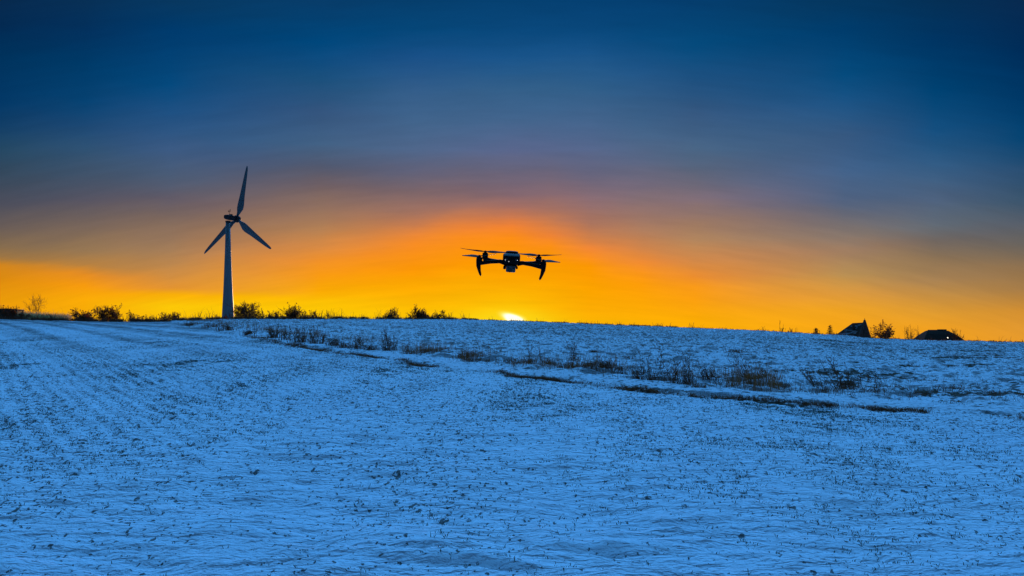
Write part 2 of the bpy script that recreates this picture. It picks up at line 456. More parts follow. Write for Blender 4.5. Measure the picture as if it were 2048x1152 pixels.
SH = [
 # px, width, top, label, kwargs
 (32, 44, 612, 'spiky dark shrub next to the flat roofed hut at the frame edge', dict(leaves=500, stems=9)),
 (70, 40, 588, 'tall wispy bare sapling standing alone above the pale reeds', dict(stems=3, spread=.35, depth=3, rm=.007, twig='twig_warm', name='bare_tree', cat='tree', back=30)),
 (96, 30, 627, 'low scraggly shrub among the pale reeds', dict(stems=5, depth=2, twig='twig_warm')),
 (162, 58, 620, 'dense rounded brown bush just beyond the pale reeds', dict(leaves=2600, stems=12)),
 (216, 48, 611, 'taller bushy shrub with upright twigs, second dark bush after the reeds', dict(leaves=1300, stems=14)),
 (272, 34, 624, 'small scrubby bush with one raised sprig right of the tall bushy shrub', dict(leaves=350, stems=6)),
 (322, 66, 627, 'long low mat of dark scrub sloping into the weedy margin', dict(leaves=1500, stems=12, spread=1.6)),
 (352, 44, 625, 'tufted end clump of the low dark scrub nearest the turbine', dict(leaves=500, stems=7, spread=1.4)),
 (432, 26, 628, 'sparse twiggy weed shrub just left of the turbine tower foot', dict(stems=4, depth=2, twig='twig_warm')),
 (458, 30, 627, 'low dark shrub in front of the turbine tower foot', dict(leaves=250, stems=6, back=2)),
 (492, 54, 604, 'largest airy bare shrub touching the right side of the turbine tower', dict(stems=16, leaves=420, depth=3)),
 (516, 34, 619, 'thin pale twiggy shrub behind the largest airy shrub', dict(stems=6, twig='twig_warm')),
 (546, 22, 622, 'small round twiggy shrub between the two large airy shrubs', dict(stems=7, leaves=120)),
 (564, 20, 627, 'tiny shrub pressed against the big round twiggy shrub', dict(stems=5, leaves=60, twig='twig_warm')),
 (587, 38, 611, 'big round twiggy shrub, second tallest beside the turbine', dict(stems=16, leaves=600)),
 (620, 44, 621, 'sprawling lower shrub with one thin spire at its end', dict(stems=10, leaves=260)),
 (660, 24, 619, 'faint orange lit shrub standing apart on the crest', dict(stems=4, depth=3, twig='twig_warm', rm=.008)),
 (685, 40, 634, 'very low dark weeds right of the faint orange lit shrub', dict(stems=7, depth=2, spread=1.8)),
 (724, 22, 629, 'little orange twiggy shrub midway along the bare crest', dict(stems=5, depth=2, twig='twig_warm')),
 (748, 22, 632, 'smallest wispy twigs just left of the fan shaped shrub', dict(stems=4, depth=2, twig='twig_warm')),
 (783, 34, 616, 'fan shaped open bare shrub with dark base', dict(stems=12, leaves=60)),
 (815, 22, 628, 'small orange shrub squeezed left of the darkest shrub', dict(stems=6, depth=2, twig='twig_warm')),
 (835, 34, 613, 'darkest dense shrub on the middle of the crest', dict(stems=14, leaves=750)),
 (854, 24, 625, 'low dark shrub leaning on the darkest shrub', dict(stems=8, leaves=260)),
 (882, 34, 621, 'airy orange tinged shrub right of the dark pair', dict(stems=10, twig='twig_warm', leaves=60)),
 (907, 34, 628, 'last low twiggy shrub before the setting sun', dict(stems=7, depth=2, twig='twig_warm')),
 (988, 16, 635, 'tiny sprigs on the crest left of the sun', dict(stems=3, depth=1, twig='twig_warm')),
 (1352, 24, 650, 'tiny sprig clump on the empty crest between sun and far shrubs', dict(stems=4, depth=1, twig='twig_warm')),
 (1569, 42, 655, 'low spreading dark shrub left of the two tiny conifers', dict(stems=8, leaves=330, spread=1.3)),
 (1769, 44, 646, 'russet leafy bush filling the gap beside the gabled barn', dict(stems=10, leaves=1100, twig='twig', back=25, leafmat='leaf_brown', leafsize=.15)),
 (1825, 26, 651, 'faint small windswept tree between the two barns', dict(stems=2, spread=.7, depth=3, rm=.009, twig='twig_warm', name='bare_tree', cat='tree', back=30)),
 (1912, 30, 659, 'scraggly shrub against the end of the low hipped barn', dict(stems=6, leaves=130, back=40)),
]
for px, w, top, label, kw in SH: shrub(px, w, top, label, **kw)

def conifer(px, top, w, label):
    rng = np.random.default_rng(int(px)); x, y, z, r = crest_spot(px, 4)
    H = EYE + slope_of(top) * r * math.cos(az_of(px)) - z; W = w / F * r
    root = empty('conifer', (x, y, z)); tag(root, label, 'tree', 'tiny conifers beside the gabled barn')
    b = MB(); b.tube([(0, 0, -.2), (0, 0, H * .6), (0, 0, H)], [.05, .035, .012], 6); b.build('trunk', M['needle'], root)
    segs = []
    for k in range(9):
        t = .12 + .8 * k / 9; rr = W / 2 * (1 - t) * 1.25 * rng.uniform(.7, 1.1)
        for a in np.arange(7) * .9 + rng.uniform(0, 1):
            p = np.array([0, 0, H * t]); q = p + [math.cos(a) * rr, math.sin(a) * rr, H * .045]
            segs.append((p, q, .022, .012))
            for _ in range(5):
                s = p + (q - p) * rng.uniform(.3, 1); segs.append((s, s + rng.normal(size=3) * [.1, .1, .05], .016, .008))
    V, Fc = prisms(segs); np_mesh('crown', V, Fc, M['needle'], root)
conifer(1632, 655, 13, 'shorter fuzzy tiny conifer next to the low spreading shrub')
conifer(1660, 649, 15, 'taller tiny conifer with tiered branches close to the gabled barn')

# ------------------------------------------------------------------ weeds along the margin
def weed(px, py, w, h, style, label, lean=0.0, mat='weed', name='dry_weed', dens=1.0):
    rng = np.random.default_rng(int(px * 7 + py)); x, y, z = spot(px, py); r = math.hypot(x, y)
    W = w / F * r; H = h / F * r; pxm = r / F * 2      # one picture pixel in metres at the scored size
    segs = []; r0 = max(.0035, pxm * .16)
    if style in ('stalk', 'clump', 'single'):
        ns = {'stalk': 9, 'clump': 14, 'single': 3}[style]; ns = int(ns * dens)
        for s in range(ns):
            b = np.array([rng.uniform(-.5, .5) * W * (.5 if style != 'single' else .3), rng.uniform(-.4, .4) * min(W, .8), -.06])
            hh = H * (rng.uniform(.45, 1.0) if s else 1.0); top = b + [rng.normal() * .12 * H + lean * hh, rng.normal() * .12 * H, hh]
            p = b; n = 5
            for k in range(n):
                q = b + (top - b) * (k + 1) / n + rng.normal(size=3) * [.022, .022, .0] * hh
                segs.append((p, q, r0 * (1.35 - .15 * k), r0 * (1.2 - .15 * k)))
                if k >= 1:
                    for _ in range(3):
                        a = rng.uniform(0, 6.28); l = hh * rng.uniform(.07, .2)
                        e = q + [math.cos(a) * l * .65, math.sin(a) * l * .65, l * .7]
                        segs.append((q, e, r0 * .8, r0 * .6))
                        if rng.random() < .8: segs.append((e, e + rng.normal(size=3) * .035 * H + [0, 0, .02], r0 * 1.6, r0 * .9))
                p = q
    if style in ('tuft', 'clump', 'mat', 'stalk'):
        n = {'tuft': 100, 'clump': 100, 'mat': 110, 'stalk': 45}[style]; n = int(n * dens)
        hb = H if style in ('tuft', 'mat') else H * .45
        for s in range(n):
            c = rng.normal() * .27; b = np.array([c * W, rng.normal() * .14 * min(W, 1.5), -.05])
            l = hb * rng.uniform(.35, 1.1); a = rng.uniform(0, 6.28); o = rng.uniform(.1, .9)
            m1 = b + [math.cos(a) * l * o * .45, math.sin(a) * l * o * .45, l * .75]
            e = m1 + [math.cos(a) * l * o * .6, math.sin(a) * l * o * .6, l * rng.uniform(-.45, .3)]
            segs.append((b, m1, r0 * .9, r0 * .75)); segs.append((m1, e, r0 * .75, r0 * .45))
    for q in [s_[0] for s_ in segs if s_[0][2] <= -.045]:   # shared root crown just under the snow
        segs.append((np.array([0, 0, -.09]), np.array(q), .006, .005))
    V, Fc = prisms(segs)
    # stand every stem on the uneven snow
    o = np_mesh(name, V, Fc, M[mat]); o.location = (x, y, z); tag(o, label, 'weed' if name == 'dry_weed' else 'grass tuft', 'dead weeds along the field margin')
    return o
WD = [
 (385,651,40,8,'mat','thin dark grass line where the margin meets the crest',0),
 (425,657,40,11,'mat','ragged low grass at the far start of the weedy margin',0),
 (456,664,40,14,'tuft','dark hunched tuft below the turbine tower',0),
 (496,672,18,12,'tuft','small dark tussock just beyond the hunched tuft below the turbine',0),
 (511,677,16,26,'single','thin upright weed with curling top next to the small dark tussock',0),
 (546,681,26,28,'clump','bushy dark weed clump, first tall one right of the turbine',0),
 (572,685,34,26,'stalk','open stalks with drooping heads after the first bushy clump',0),
 (600,689,34,30,'clump','matted stems with scattered seed heads in the far row',0),
 (624,692,24,34,'stalk','taller pair of seed stalks in the far row',0),
 (641,693,24,26,'stalk','leaning thin stalks beyond the taller seed pair',.2),
 (668,697,28,20,'tuft','spiky low tuft in the middle of the far row',0),
 (690,701,34,16,'mat','flattened grass after the spiky low tuft',0),
 (716,704,42,27,'clump','wide dark bunch of stems with loose sprays',0),
 (742,706,26,16,'tuft','small tuft tucked against the wide dark bunch',0),
 (777,707,34,42,'clump','tall pale topped clump standing clear of the row',0),
 (812,711,20,28,'single','lone bent sprig between the tall pale topped clump and the mat',.1),
 (822,715,36,11,'mat','short tuft at the start of the long dark grass mat',0),
 (862,712,90,13,'mat','long dark mat of flattened grass',0),
 (893,714,40,9,'mat','trailing end of the long dark grass mat',0),
 (935,723,46,19,'tuft','brownish tuft pair beyond the long grass mat',0),
 (962,727,34,10,'mat','low ragged grass after the brownish tuft pair',0),
 (1020,731,42,17,'tuft','rounded dark tussock below the setting sun',0),
 (1060,733,36,17,'tuft','low tussock under the thin airy stems',0),
 (1058,728,14,38,'single','thin airy stems with tiny dark heads',0),
 (1084,731,20,40,'single','faint crooked stem above the domed tussock',-.15),
 (1096,732,26,18,'tuft','compact domed tussock, darkest of the middle row',0),
 (1147,729,22,46,'stalk','three upright stalks like a small fork',0),
 (1142,746,40,20,'tuft','dark tuft in front of the upright fork stalks',0),
 (1182,753,54,26,'mat','broad tangle of brown grass leaning away',0),
 (1208,750,34,24,'tuft','rounded grassy hump behind the broad tangle',0),
 (1240,757,46,34,'tuft','big shaggy tussock with dark core',0),
 (1272,765,46,30,'clump','shaggy tussock with loose arching stems',0),
 (1292,758,30,44,'stalk','slender forked stalks rising behind the tallest weed',0),
 (1315,766,22,66,'single','tallest single dark stalk with knobbly top',0),
 (1302,768,40,22,'tuft','dark grass foot around the tallest stalk',0),
 (1340,772,60,40,'clump','tangled pale seed heads just right of the tallest stalk',0),
 (1378,776,34,68,'stalk','tall branching dead stalks, second highest in the row',-.12),
 (1362,776,44,26,'tuft','sprawling grass between the two tallest stalks',0),
 (1392,783,38,17,'mat','small dark heap of grass at the row front',0),
 (1418,772,34,34,'clump','short bristly clump with spiky leaves',-.3),
 (1432,775,46,10,'mat','thin trailing grass behind the bristly clump',0),
 (1503,772,46,48,'stalk','fan of stalks leaning strongly toward the sun',-.62),
 (1490,770,50,22,'tuft','low bushy grass at the foot of the leaning fan',0),
 (1534,770,40,26,'clump','smaller companion clump of the leaning fan',-.3),
 (1560,781,46,12,'mat','sparse low grass beyond the leaning fan',0),
 (1572,750,40,14,'tuft','isolated pale tuft higher in the rough field',0),
 (1636,782,40,36,'stalk','slanting thin stalks left of the large slanting bundle',-.7),
 (1660,790,54,20,'mat','crumpled grass under the slanting stalks',-.4),
 (1688,789,44,62,'stalk','large slanting bundle of stalks near the barn side of the field',-.55),
 (1692,787,34,28,'tuft','dark grass base of the large slanting bundle',0),
 (1699,780,6,38,'single','straight upright stem beside the slanting bundle',0),
 (1720,784,10,34,'single','thin knotted upright stem, second after the slanting bundle',0),
 (1737,776,10,28,'single','hooked short stem in the middle of the upright stems',0),
 (1756,788,10,34,'single','last upright stem before the open snow',0),
 (1757,797,56,17,'mat','wide dark grass heap below the upright stems',0),
 (1833,800,40,9,'mat','flat dark smear of grass past the upright stems',0),
 (1900,789,70,13,'mat','broad dark mound of earth and grass in the open rough field',0),
 (1965,796,70,10,'mat','long low grass mound beside the broad dark mound',0),
 (1700,744,70,7,'mat','dark earthy streak in the snow above the slanting bundle',0),
 (1470,714,30,8,'mat','small dark clump alone in the upper rough field',0),
 (1250,724,34,12,'tuft','dark clump isolated above the big shaggy tussock',0),
 (1187,712,18,7,'tuft','tiny tuft alone above the three fork stalks',0),
 (1512,730,34,6,'mat','faint grass streak high above the leaning fan',0),
 (1900,815,60,7,'mat','thin sloping grass line below the broad dark mound',0),
]
for px, py, w, h, st, lab, lean in WD:
    weed(px, py, w, h, st, lab, lean, name='grass_tuft' if st in ('mat', 'tuft') else 'dry_weed', mat='weed' if st != 'mat' else 'straw')

# ------------------------------------------------------------------ stuff: shoots, margin grass, crest fringe
def blades_mesh(name, P, hgt, wid, lean, mat, rng, label):
    """P (n,3) roots; one bent leaf (two triangles) each"""
    n = len(P); a = rng.uniform(0, 2 * math.pi, n); b = rng.uniform(0, 2 * math.pi, n)
    side = np.stack([np.cos(a), np.sin(a), np.zeros(n)], 1) * (wid / 2)[:, None]
    ln = np.stack([np.cos(b), np.sin(b), np.zeros(n)], 1) * (hgt * lean)[:, None]
    mid = P + ln * .4; mid[:, 2] += hgt * .65
    tip = P + ln; tip[:, 2] += hgt * rng.uniform(.6, 1.05, n)
    P = P.copy(); P[:, 2] -= .012
    V = np.stack([P - side, P + side, mid + side * .7, mid - side * .7, tip], 1).reshape(-1, 3)
    k = (np.arange(n) * 5)[:, None]
    Fc = np.concatenate([k + [[0, 1, 2]], k + [[0, 2, 3]], k + [[3, 2, 4]]])
    o = np_mesh(name, V, Fc, mat); tag(o, label, None, None, 'stuff'); return o

rng = np.random.default_rng(5)
def shoots():
    n = 640000
    az = rng.uniform(R(-39), R(39), n); r = np.sqrt(rng.uniform(4.2 ** 2, 42 ** 2, n)); r = np.where(rng.random(n) < .55, 4.2 + (r - 4.2) * .55, r); r = np.where(rng.random(n) < .12, rng.uniform(38, 90, n), r)
    x = r * np.sin(az); y = r * np.cos(az)
    q2 = 0.788 * x + 0.615 * y + 1.2 * perlin(x * .03, y * .03) + .07 * perlin(x * .8, y * .8)
    mv = (np.round(q2 / .28) * .28 - q2) * rng.uniform(.0, .58, n); x = x + mv * .788; y = y + mv * .615
    tram = np.abs((q2 % 7.0) - 3.5)
    dens = np.clip(.30 + .7 * fbm(x * .30 + 7, y * .16, 3), 0.06, 1)
    dens *= np.clip(.42 + 1.0 * perlin(x * 1.7, y * 1.1 + 3), .08, 1)
    dens *= 1 - .8 * np.exp(-((tram - .85) / .3) ** 2)
    dens *= np.interp(r, [4, 7, 12, 20, 38, 45, 90], [.45, .6, 1.1, 1.6, 1.4, 1.2, .5]) * np.interp(az, [R(-35), R(-14), R(-9), R(24), R(30)], [.55, .6, 1.1, 1.1, .7])
    keep = (rng.random(n) < dens) & (bank_dist(np.hypot(x, y), np.arctan2(x, y)) < -.1)
    x, y = x[keep], y[keep]; c = len(x)
    m = 3
    x = np.repeat(x, m) + rng.normal(size=c * m) * .012; y = np.repeat(y, m) + rng.normal(size=c * m) * .012
    z = ground(x, y); rr = np.hypot(x, y)
    P = np.stack([x, y, z], 1)
    h = rng.uniform(.006, .028, c * m) * (1 + rr * .012); w = rng.uniform(.003, .0065, c * m) * (1 + rr * .03)
    blades_mesh('crop_shoots', P, h, w, rng.uniform(.4, 2.2, c * m), M['shoot'], rng, 'dark green crop shoots poking through the snow of the sown field')
shoots()

def along_bank(n, off, sd, lo, hi, rg, clumpy=(.4, .2)):
    az = np.interp(rg.uniform(0, 1, n), np.linspace(0, 1, 50), np.array([az_of(p) for p in np.linspace(lo, hi, 50)]))
    rb = bank_rho(az); e = .004; d = (bank_rho(az + e) - bank_rho(az - e)) / (2 * e)
    r = rb + (off + rg.normal(size=n) * sd) * np.sqrt(1 + (d / rb) ** 2)
    x = r * np.sin(az); y = r * np.cos(az)
    k = rg.random(n) < np.clip(clumpy[1] + clumpy[0] * 2.5 * perlin(x * .45 + 2, y * .45), 0, 1)
    return x[k], y[k]
def margin():
    x, y = along_bank(40000, 2.5, .5, 345, 2100, rng, (.55, .18))
    k = rng.random(len(x)) < np.interp(np.arctan2(x, y), [az_of(1400), az_of(1560), az_of(1800)], [1, .45, .12]); x, y = x[k], y[k]
    c = len(x); P = np.stack([x, y, ground(x, y)], 1); rr = np.hypot(x, y)
    blades_mesh('dry_grass', P, rng.uniform(.05, .22, c), np.maximum(.006, rr * .00022), rng.uniform(.3, 1.2, c), M['weed'], rng, 'withered grass growing thinly along the row of weeds')
    x, y = along_bank(90000, .14, .07, 480, 2060, rng, (.45, .5))
    k = rng.random(len(x)) < edge_run(np.arctan2(x, y)) ** 1.5 * np.clip(np.hypot(x, y) / 38, .3, 1); x, y = x[k], y[k]
    c = len(x); P = np.stack([x, y, ground(x, y)], 1); rr = np.hypot(x, y)
    blades_mesh('furrow_grass', P, rng.uniform(.03, .085, c) * (1 + rr * .006), np.maximum(.006, rr * .0003), rng.uniform(.6, 1.6, c), M['weed'], rng, 'brown grass clods exposed along the furrow edge of the sown field')
    x, y = along_bank(7500, 2.6, .5, 345, 1560, rng, (.9, .3))
    c = len(x); P = np.stack([x, y, ground(x, y)], 1); rr = np.hypot(x, y)
    blades_mesh('dead_stems', P, rng.uniform(.15, .62, c) ** 1.2, np.maximum(.007, rr * .00026), rng.uniform(.05, .6, c), M['weed_pale'], rng, 'thin brown dead stems standing all along the weedy margin')
    # tips of stubble in the rough field
    n = 150000
    az = rng.uniform(az_of(360), R(39), n); r = bank_rho(az) + rng.uniform(0, 1, n) ** 1.3 * (112 - bank_rho(az))
    x = r * np.sin(az); y = r * np.cos(az)
    k = rng.random(n) < np.clip(.12 + 1.3 * fbm(x * .35 + 1, y * .7, 3), .02, 1)
    x, y = x[k], y[k]; k = bank_dist(np.hypot(x, y), np.arctan2(x, y)) > 1.8; x, y = x[k], y[k]
    c = len(x); P = np.stack([x, y, ground(x, y)], 1); rr = np.hypot(x, y)
    blades_mesh('stubble', P, rng.uniform(.03, .13, c), np.maximum(.007, rr * .00028), rng.uniform(.3, 1.3, c), M['weed'], rng, 'short dark stubble sticking out of the snow of the rough field')
    # fringe on the crest
    n = 60000
    px = rng.uniform(-60, 2100, n); az = np.arctan((px - 1024) / F)
    dn = np.interp(px, [-60, 100, 135, 150, 640, 930, 1000, 1050, 1300, 1380, 1450, 1700, 2100], [1, .5, .8, 1, 1, .8, .15, .5, .5, .12, .1, .25, .2])
    k = rng.random(n) < dn * np.clip(.55 + 1.4 * perlin(px * .045, px * 0), .08, 1); az = az[k]; px = px[k]
    r = crest_r(az) + rng.uniform(-3, 4, len(az)); x = r * np.sin(az); y = r * np.cos(az); c = len(x)
    P = np.stack([x, y, ground(x, y)], 1)
    hs = np.interp(px, [-60, 640, 930, 1000, 1300, 2100], [.42, .42, .3, .15, .22, .18])
    hs = hs * np.where(rng.random(c) < .045 * np.clip(1 + 2 * perlin(px * .03 + 5, px * 0), 0, 3), rng.uniform(1.8, 4.0, c), 1)
    blades_mesh('crest_grass', P, hs * rng.uniform(.3, 1.25, c), rng.uniform(.025, .06, c), rng.uniform(.2, .9, c), M['twig'], rng, 'dark fringe of dead grass along the crest of the hill')
    n = 5200  # reeds in place of a sunlit snow strip, its brightness in their colour
    px = rng.uniform(36, 142, n); az = np.arctan((px - 1024) / F); r = crest_r(az) + rng.uniform(4, 12, n)
    x = r * np.sin(az); y = r * np.cos(az); P = np.stack([x, y, base_z(r, az)], 1)
    blades_mesh('sunlit_strip_reeds', P, rng.uniform(.35, 1.15, n) * np.interp(px, [36, 60, 142], [1.5, 1.2, 1.0]), rng.uniform(.02, .05, n), rng.uniform(.1, .6, n), M['sunlit_reed'], rng, 'backlit reeds, coloured pale for the sunlit snow strip, on the crest behind the tall wispy sapling')
margin()

# ------------------------------------------------------------------ wind turbine
def turbine():
    D = 280.0; s = D / F
    X = (456 - 1024) * s; hub_z = EYE + (HORIZON - 438) * s; hx = (474.0 - 1024) * s
    r = math.hypot(X, D); gzv = float(base_z(np.array([r]), np.array([math.atan2(X, D)]))[0])
    root = empty('wind_turbine', (X, D, gzv)); tag(root, 'three bladed wind turbine on a tapering steel tower', 'wind turbine')
    off = Vector((X, D, gzv))
    th = hub_z - gzv - 1.3
    vis = EYE + (HORIZON - 640) * s - gzv            # height hidden by the hill
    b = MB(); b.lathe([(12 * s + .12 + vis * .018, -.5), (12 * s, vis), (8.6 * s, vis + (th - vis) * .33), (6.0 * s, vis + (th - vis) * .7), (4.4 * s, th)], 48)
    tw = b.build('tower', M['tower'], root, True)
    b = MB(); b.lathe([(4.4 * s, th), (5.0 * s, th + .05), (5.0 * s, th + .55), (4.2 * s, th + .6)], 32); b.build('yaw_ring', M['nacelle'], root, True)
    b = MB()
    for z in (vis + (th - vis) * .33, vis + (th - vis) * .7):
        rr = (8.6 if z < vis + (th - vis) * .5 else 6.0) * s
        b.lathe([(rr + .005, z - .12), (rr + .05, z - .1), (rr + .05, z + .1), (rr + .005, z + .12)], 48)
    b.build('flange', M['tower'], tw, True)
    yaw = R(29)                                       # rotor axis points away from the camera and to the right
    ax = Vector((math.sin(yaw), math.cos(yaw), 0.0)); side = Vector((math.cos(yaw), -math.sin(yaw), 0)); up = Vector((0, 0, 1))
    hub = Vector((hx, D, hub_z)) - off
    # nacelle
    nc = MB(); fr = hub - ax * 1.0; L = 4.6
    ringz = []
    for t, w, h in ((0, .7, .75), (.12, .8, .85), (.35, .9, .95), (.75, .85, .9), (.93, .72, .75), (1.0, .5, .5)):
        c = fr - ax * L * t + up * .05
        ringz.append([c + side * (w * math.copysign(abs(math.cos(a)) ** .5, math.cos(a))) + up * (h * math.copysign(abs(math.sin(a)) ** .55, math.sin(a))) for a in np.linspace(0, 2 * math.pi, 20, endpoint=False)])
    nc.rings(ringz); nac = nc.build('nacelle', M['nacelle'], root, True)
    m = MB(); p = fr - ax * L * .55 + up * .95
    m.tube([p, p + up * 1.9], .07, 8); m.tube([p + up * 1.2 - side * .5, p + up * 1.2 + side * .5], .06, 8); m.tube([p + up * 1.2 - side * .5, p + up * 1.7 - side * .5], .1, 8); m.tube([p + up * 1.2 + side * .5, p + up * 2.1 + side * .5], .09, 8)
    m.box(fr - ax * L * .38 + up * 1.1, (1.0, .7, .5))
    m.build('wind_sensor_mast', M['nacelle'], nac)
    # hub
    h = MB(); q = ax.to_track_quat('Z', 'Y').to_matrix().to_4x4(); q.translation = hub
    h.lathe([(.9, -1.0), (1.3, -.7), (1.35, .2), (1.1, .9), (.6, 1.4), (.15, 1.65)], 28, q); h.build('hub', M['nacelle'], root, True)
    for tpx, tpy in ((494, 332), (542.5, 497), (408.5, 507.5)):
        rd = Vector(((tpx - 1024) / F, 1, (HORIZON - tpy) / F)); hw = hub + off; eye = Vector((0, 0, EYE))
        tip_ = eye + rd * ((hw - eye).dot(ax) / rd.dot(ax)); d = (tip_ - hw); L = d.length / s; d.normalize()
        ch = d.cross(ax).normalized()
        bl = MB(); rings = []; L = L * s
        for u, c, th_, tw_ in ((0.03, .42, .42, 0), (.07, .42, .42, 0), (.12, .62, .36, 10), (.20, 1.12, .26, 14), (.28, 1.18, .2, 10), (.45, .92, .14, 6), (.65, .74, .09, 3), (.85, .54, .06, 1), (.96, .38, .035, 0), (1.0, .16, .02, 0)):
            a = R(-tw_ * .4 - 3); cd = ch * math.cos(a) + ax * math.sin(a); td = ax * math.cos(a) - ch * math.sin(a)
            c = c * 1.3; o = hub + d * L * u - cd * (c * .35 if u > .1 else 0)
            rings.append([o + cd * c * math.cos(k) + td * th_ * math.sin(k) * (1 if c < .5 else (.6 + .4 * math.cos(k))) for k in np.linspace(0, 2 * math.pi, 16, endpoint=False)])
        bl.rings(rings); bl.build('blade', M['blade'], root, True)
turbine()

# ------------------------------------------------------------------ farm buildings behind the crest
def barn_gabled():
    D = 215.0; s = D / F
    P = lambda px, py: ((px - 1024) * s, EYE + (HORIZON - py) * s)
    x0, zt = P(1728, 640); _, z0 = P(1728, 682)
    H = zt - z0 + 1.0
    root = empty('gabled_barn', (x0, D, z0 - 1.0), R(-46)); tag(root, 'dark barn with a steep raised gable end and snow streaked roof', 'barn')
    W = 5.1; wall = 1.2; xl = -8.2; rx = -3.2    # ridge from rx to 0; hipped towards xl
    rb = MB()
    rb.add([(0, -W, wall), (0, W, wall), (xl, W, wall), (xl, -W, wall), (0, 0, H - .7), (rx, 0, H - .8)],
           [(3, 0, 4, 5), (1, 2, 5, 4), (2, 3, 5), (0, 1, 4), (0, 3, 2, 1)])
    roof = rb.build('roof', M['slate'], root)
    rng = np.random.default_rng(3)
    # snow lying in streaks along the courses of the front slope
    n = Vector((0, -(H - .7 - wall), 0)).length; A = Vector((xl, -W, wall)); B = Vector((0, -W, wall)); T0 = Vector((rx, 0, H - .8)); T1 = Vector((0, 0, H - .7))
    nr = (B - A).cross(T1 - B).normalized()
    sb = MB()
    for k in range(30):
        v = rng.uniform(.06, .9); u = rng.uniform(.08, .85); du = rng.uniform(.05, .16); dv = rng.uniform(.012, .035)
        pt = lambda a, c: (A.lerp(T0, c)).lerp(B.lerp(T1, c), a) 
        q = []
        for i in range(10):
            an = i / 10 * 6.283; q.append(pt(min(max(u + du * math.cos(an) * rng.uniform(.7, 1), .02), .97), min(v + dv * math.sin(an) * rng.uniform(.6, 1), .97)) + nr * .05)
        q2 = [p - nr * .045 for p in q]
        sb.rings([q2, q])
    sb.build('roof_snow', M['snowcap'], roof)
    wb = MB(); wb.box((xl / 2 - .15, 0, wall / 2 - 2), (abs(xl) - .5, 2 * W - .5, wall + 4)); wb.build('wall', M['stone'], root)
    g = MB(); t = .28
    prof_ = [(-W - .15, -4), (W + .15, -4), (W + .15, wall + .1), (.3, H + .05), (-.25, H + .05), (-W - .15, wall + .1)]
    g.rings([[Vector((.02, y, z)) for y, z in prof_], [Vector((.02 + t, y, z)) for y, z in prof_]]); ga = g.build('gable_wall', M['stone'], root)
    tb = MB()
    for y in (-2.8, -1.4, 0, 1.4, 2.8): tb.box((t + .07, y, wall * .5 + (W - abs(y)) * .3), (.1, .16, (W - abs(y)) * 1.1 + 1))
    tb.build('timber_studs', M['timber'], ga)
    f = MB(); f.tube([(.16, .05, H), (.16, .05, H + .55)], [.09, .04], 8); f.build('finial', M['timber'], root)
    ch = MB(); ch.box((rx + 1.0, -1.9, H - 2.0), (.5, .5, 1.4)); ch.build('vent_cowl', M['stone'], root)
barn_gabled()

def barn_hipped():
    D = 230.0; s = D / F
    P = lambda px, py: ((px - 1024) * s, EYE + (HORIZON - py) * s)
    xc, z0 = P(1875, 684); _, zt = P(1875, 660.5)
    root = empty('hipped_barn', (xc, D, z0 - 2)); tag(root, 'low dark barn with a hipped roof and one lit skylight', 'barn')
    H = zt - z0 + 2; W = 45 * s; r0 = -19 * s; r1 = 16 * s; dp = 4.4; e = 1.6
    def ring(kx, ky, h): return [Vector((r0 + (-W - r0) * kx, -dp * ky, h)), Vector((r1 + (W - r1) * kx, -dp * ky, h)), Vector((r1 + (W - r1) * kx, dp * ky, h)), Vector((r0 + (-W - r0) * kx, dp * ky, h))]
    b = MB(); b.rings([ring(1, 1, e), ring(.72, .72, e + (H - e) * .36), ring(.40, .42, e + (H - e) * .70), ring(.12, .14, e + (H - e) * .95), ring(.01, .01, H)])
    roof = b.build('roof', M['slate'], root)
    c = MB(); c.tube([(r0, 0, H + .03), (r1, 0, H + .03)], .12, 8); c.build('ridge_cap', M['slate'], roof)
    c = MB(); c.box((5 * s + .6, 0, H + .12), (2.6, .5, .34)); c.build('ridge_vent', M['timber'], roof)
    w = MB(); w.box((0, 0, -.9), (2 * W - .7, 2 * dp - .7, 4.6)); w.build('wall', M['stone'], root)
    # a skylight in the front slope
    y = -dp * .68; z = e + (H - e) * .405; x = 9 * s
    n = Vector((0, -(H - e) * .34, dp * .3)).normalized(); sl = Vector((0, dp * .3, (H - e) * .34)).normalized(); xx = Vector((1, 0, 0))
    def slab(w_, h_, t0, t1):
        o = Vector((x, y, z)); q = [o + xx * a * w_ + sl * c_ * h_ for a, c_ in ((-1, -1), (1, -1), (1, 1), (-1, 1))]
        m = MB(); m.rings([[p + n * t0 for p in q], [p + n * t1 for p in q]]); return m
    slab(.24, .30, -.02, .07).build('skylight_frame', M['timber'], roof); slab(.16, .22, .02, .09).build('skylight', M['lamp'], root)
    sb = MB(); rng = np.random.default_rng(9)
    for k in range(9):
        u = rng.uniform(-.85, .5) * W; q = []
        for i in range(10):
            an = i * .6283; vv = .09 + .035 * math.sin(an) * rng.uniform(.6, 1) + .02 * (k % 2); q.append(Vector((u + 1.1 * math.cos(an) * rng.uniform(.7, 1), -dp + dp * vv, e + (H - e) * vv)) + n * .04)
        sb.rings([[p - n * .035 for p in q], q])
    sb.build('roof_snow', M['snowcap'], roof)
barn_hipped()

def hut():
    x, y, z, r = crest_spot(-8, 14)
    root = empty('flat_roofed_hut', (x, y, z)); tag(root, 'dark flat roofed hut cut by the frame edge behind the spiky shrub', 'hut')
    H = EYE + slope_of(617.5) * r * math.cos(az_of(5)) - z
    xr = (12 + 8) / F * r
    w = MB(); w.box((xr - 2.4, 1.5, (H - .2) / 2 - .25), (4.5, 3.0, H - .3 + .5)); w.build('wall', M['timber'], root)
    w = MB(); w.box((xr - 2.35, 1.5, H - .1), (4.9, 3.4, .2)); w.build('roof', M['stone'], root)
hut()

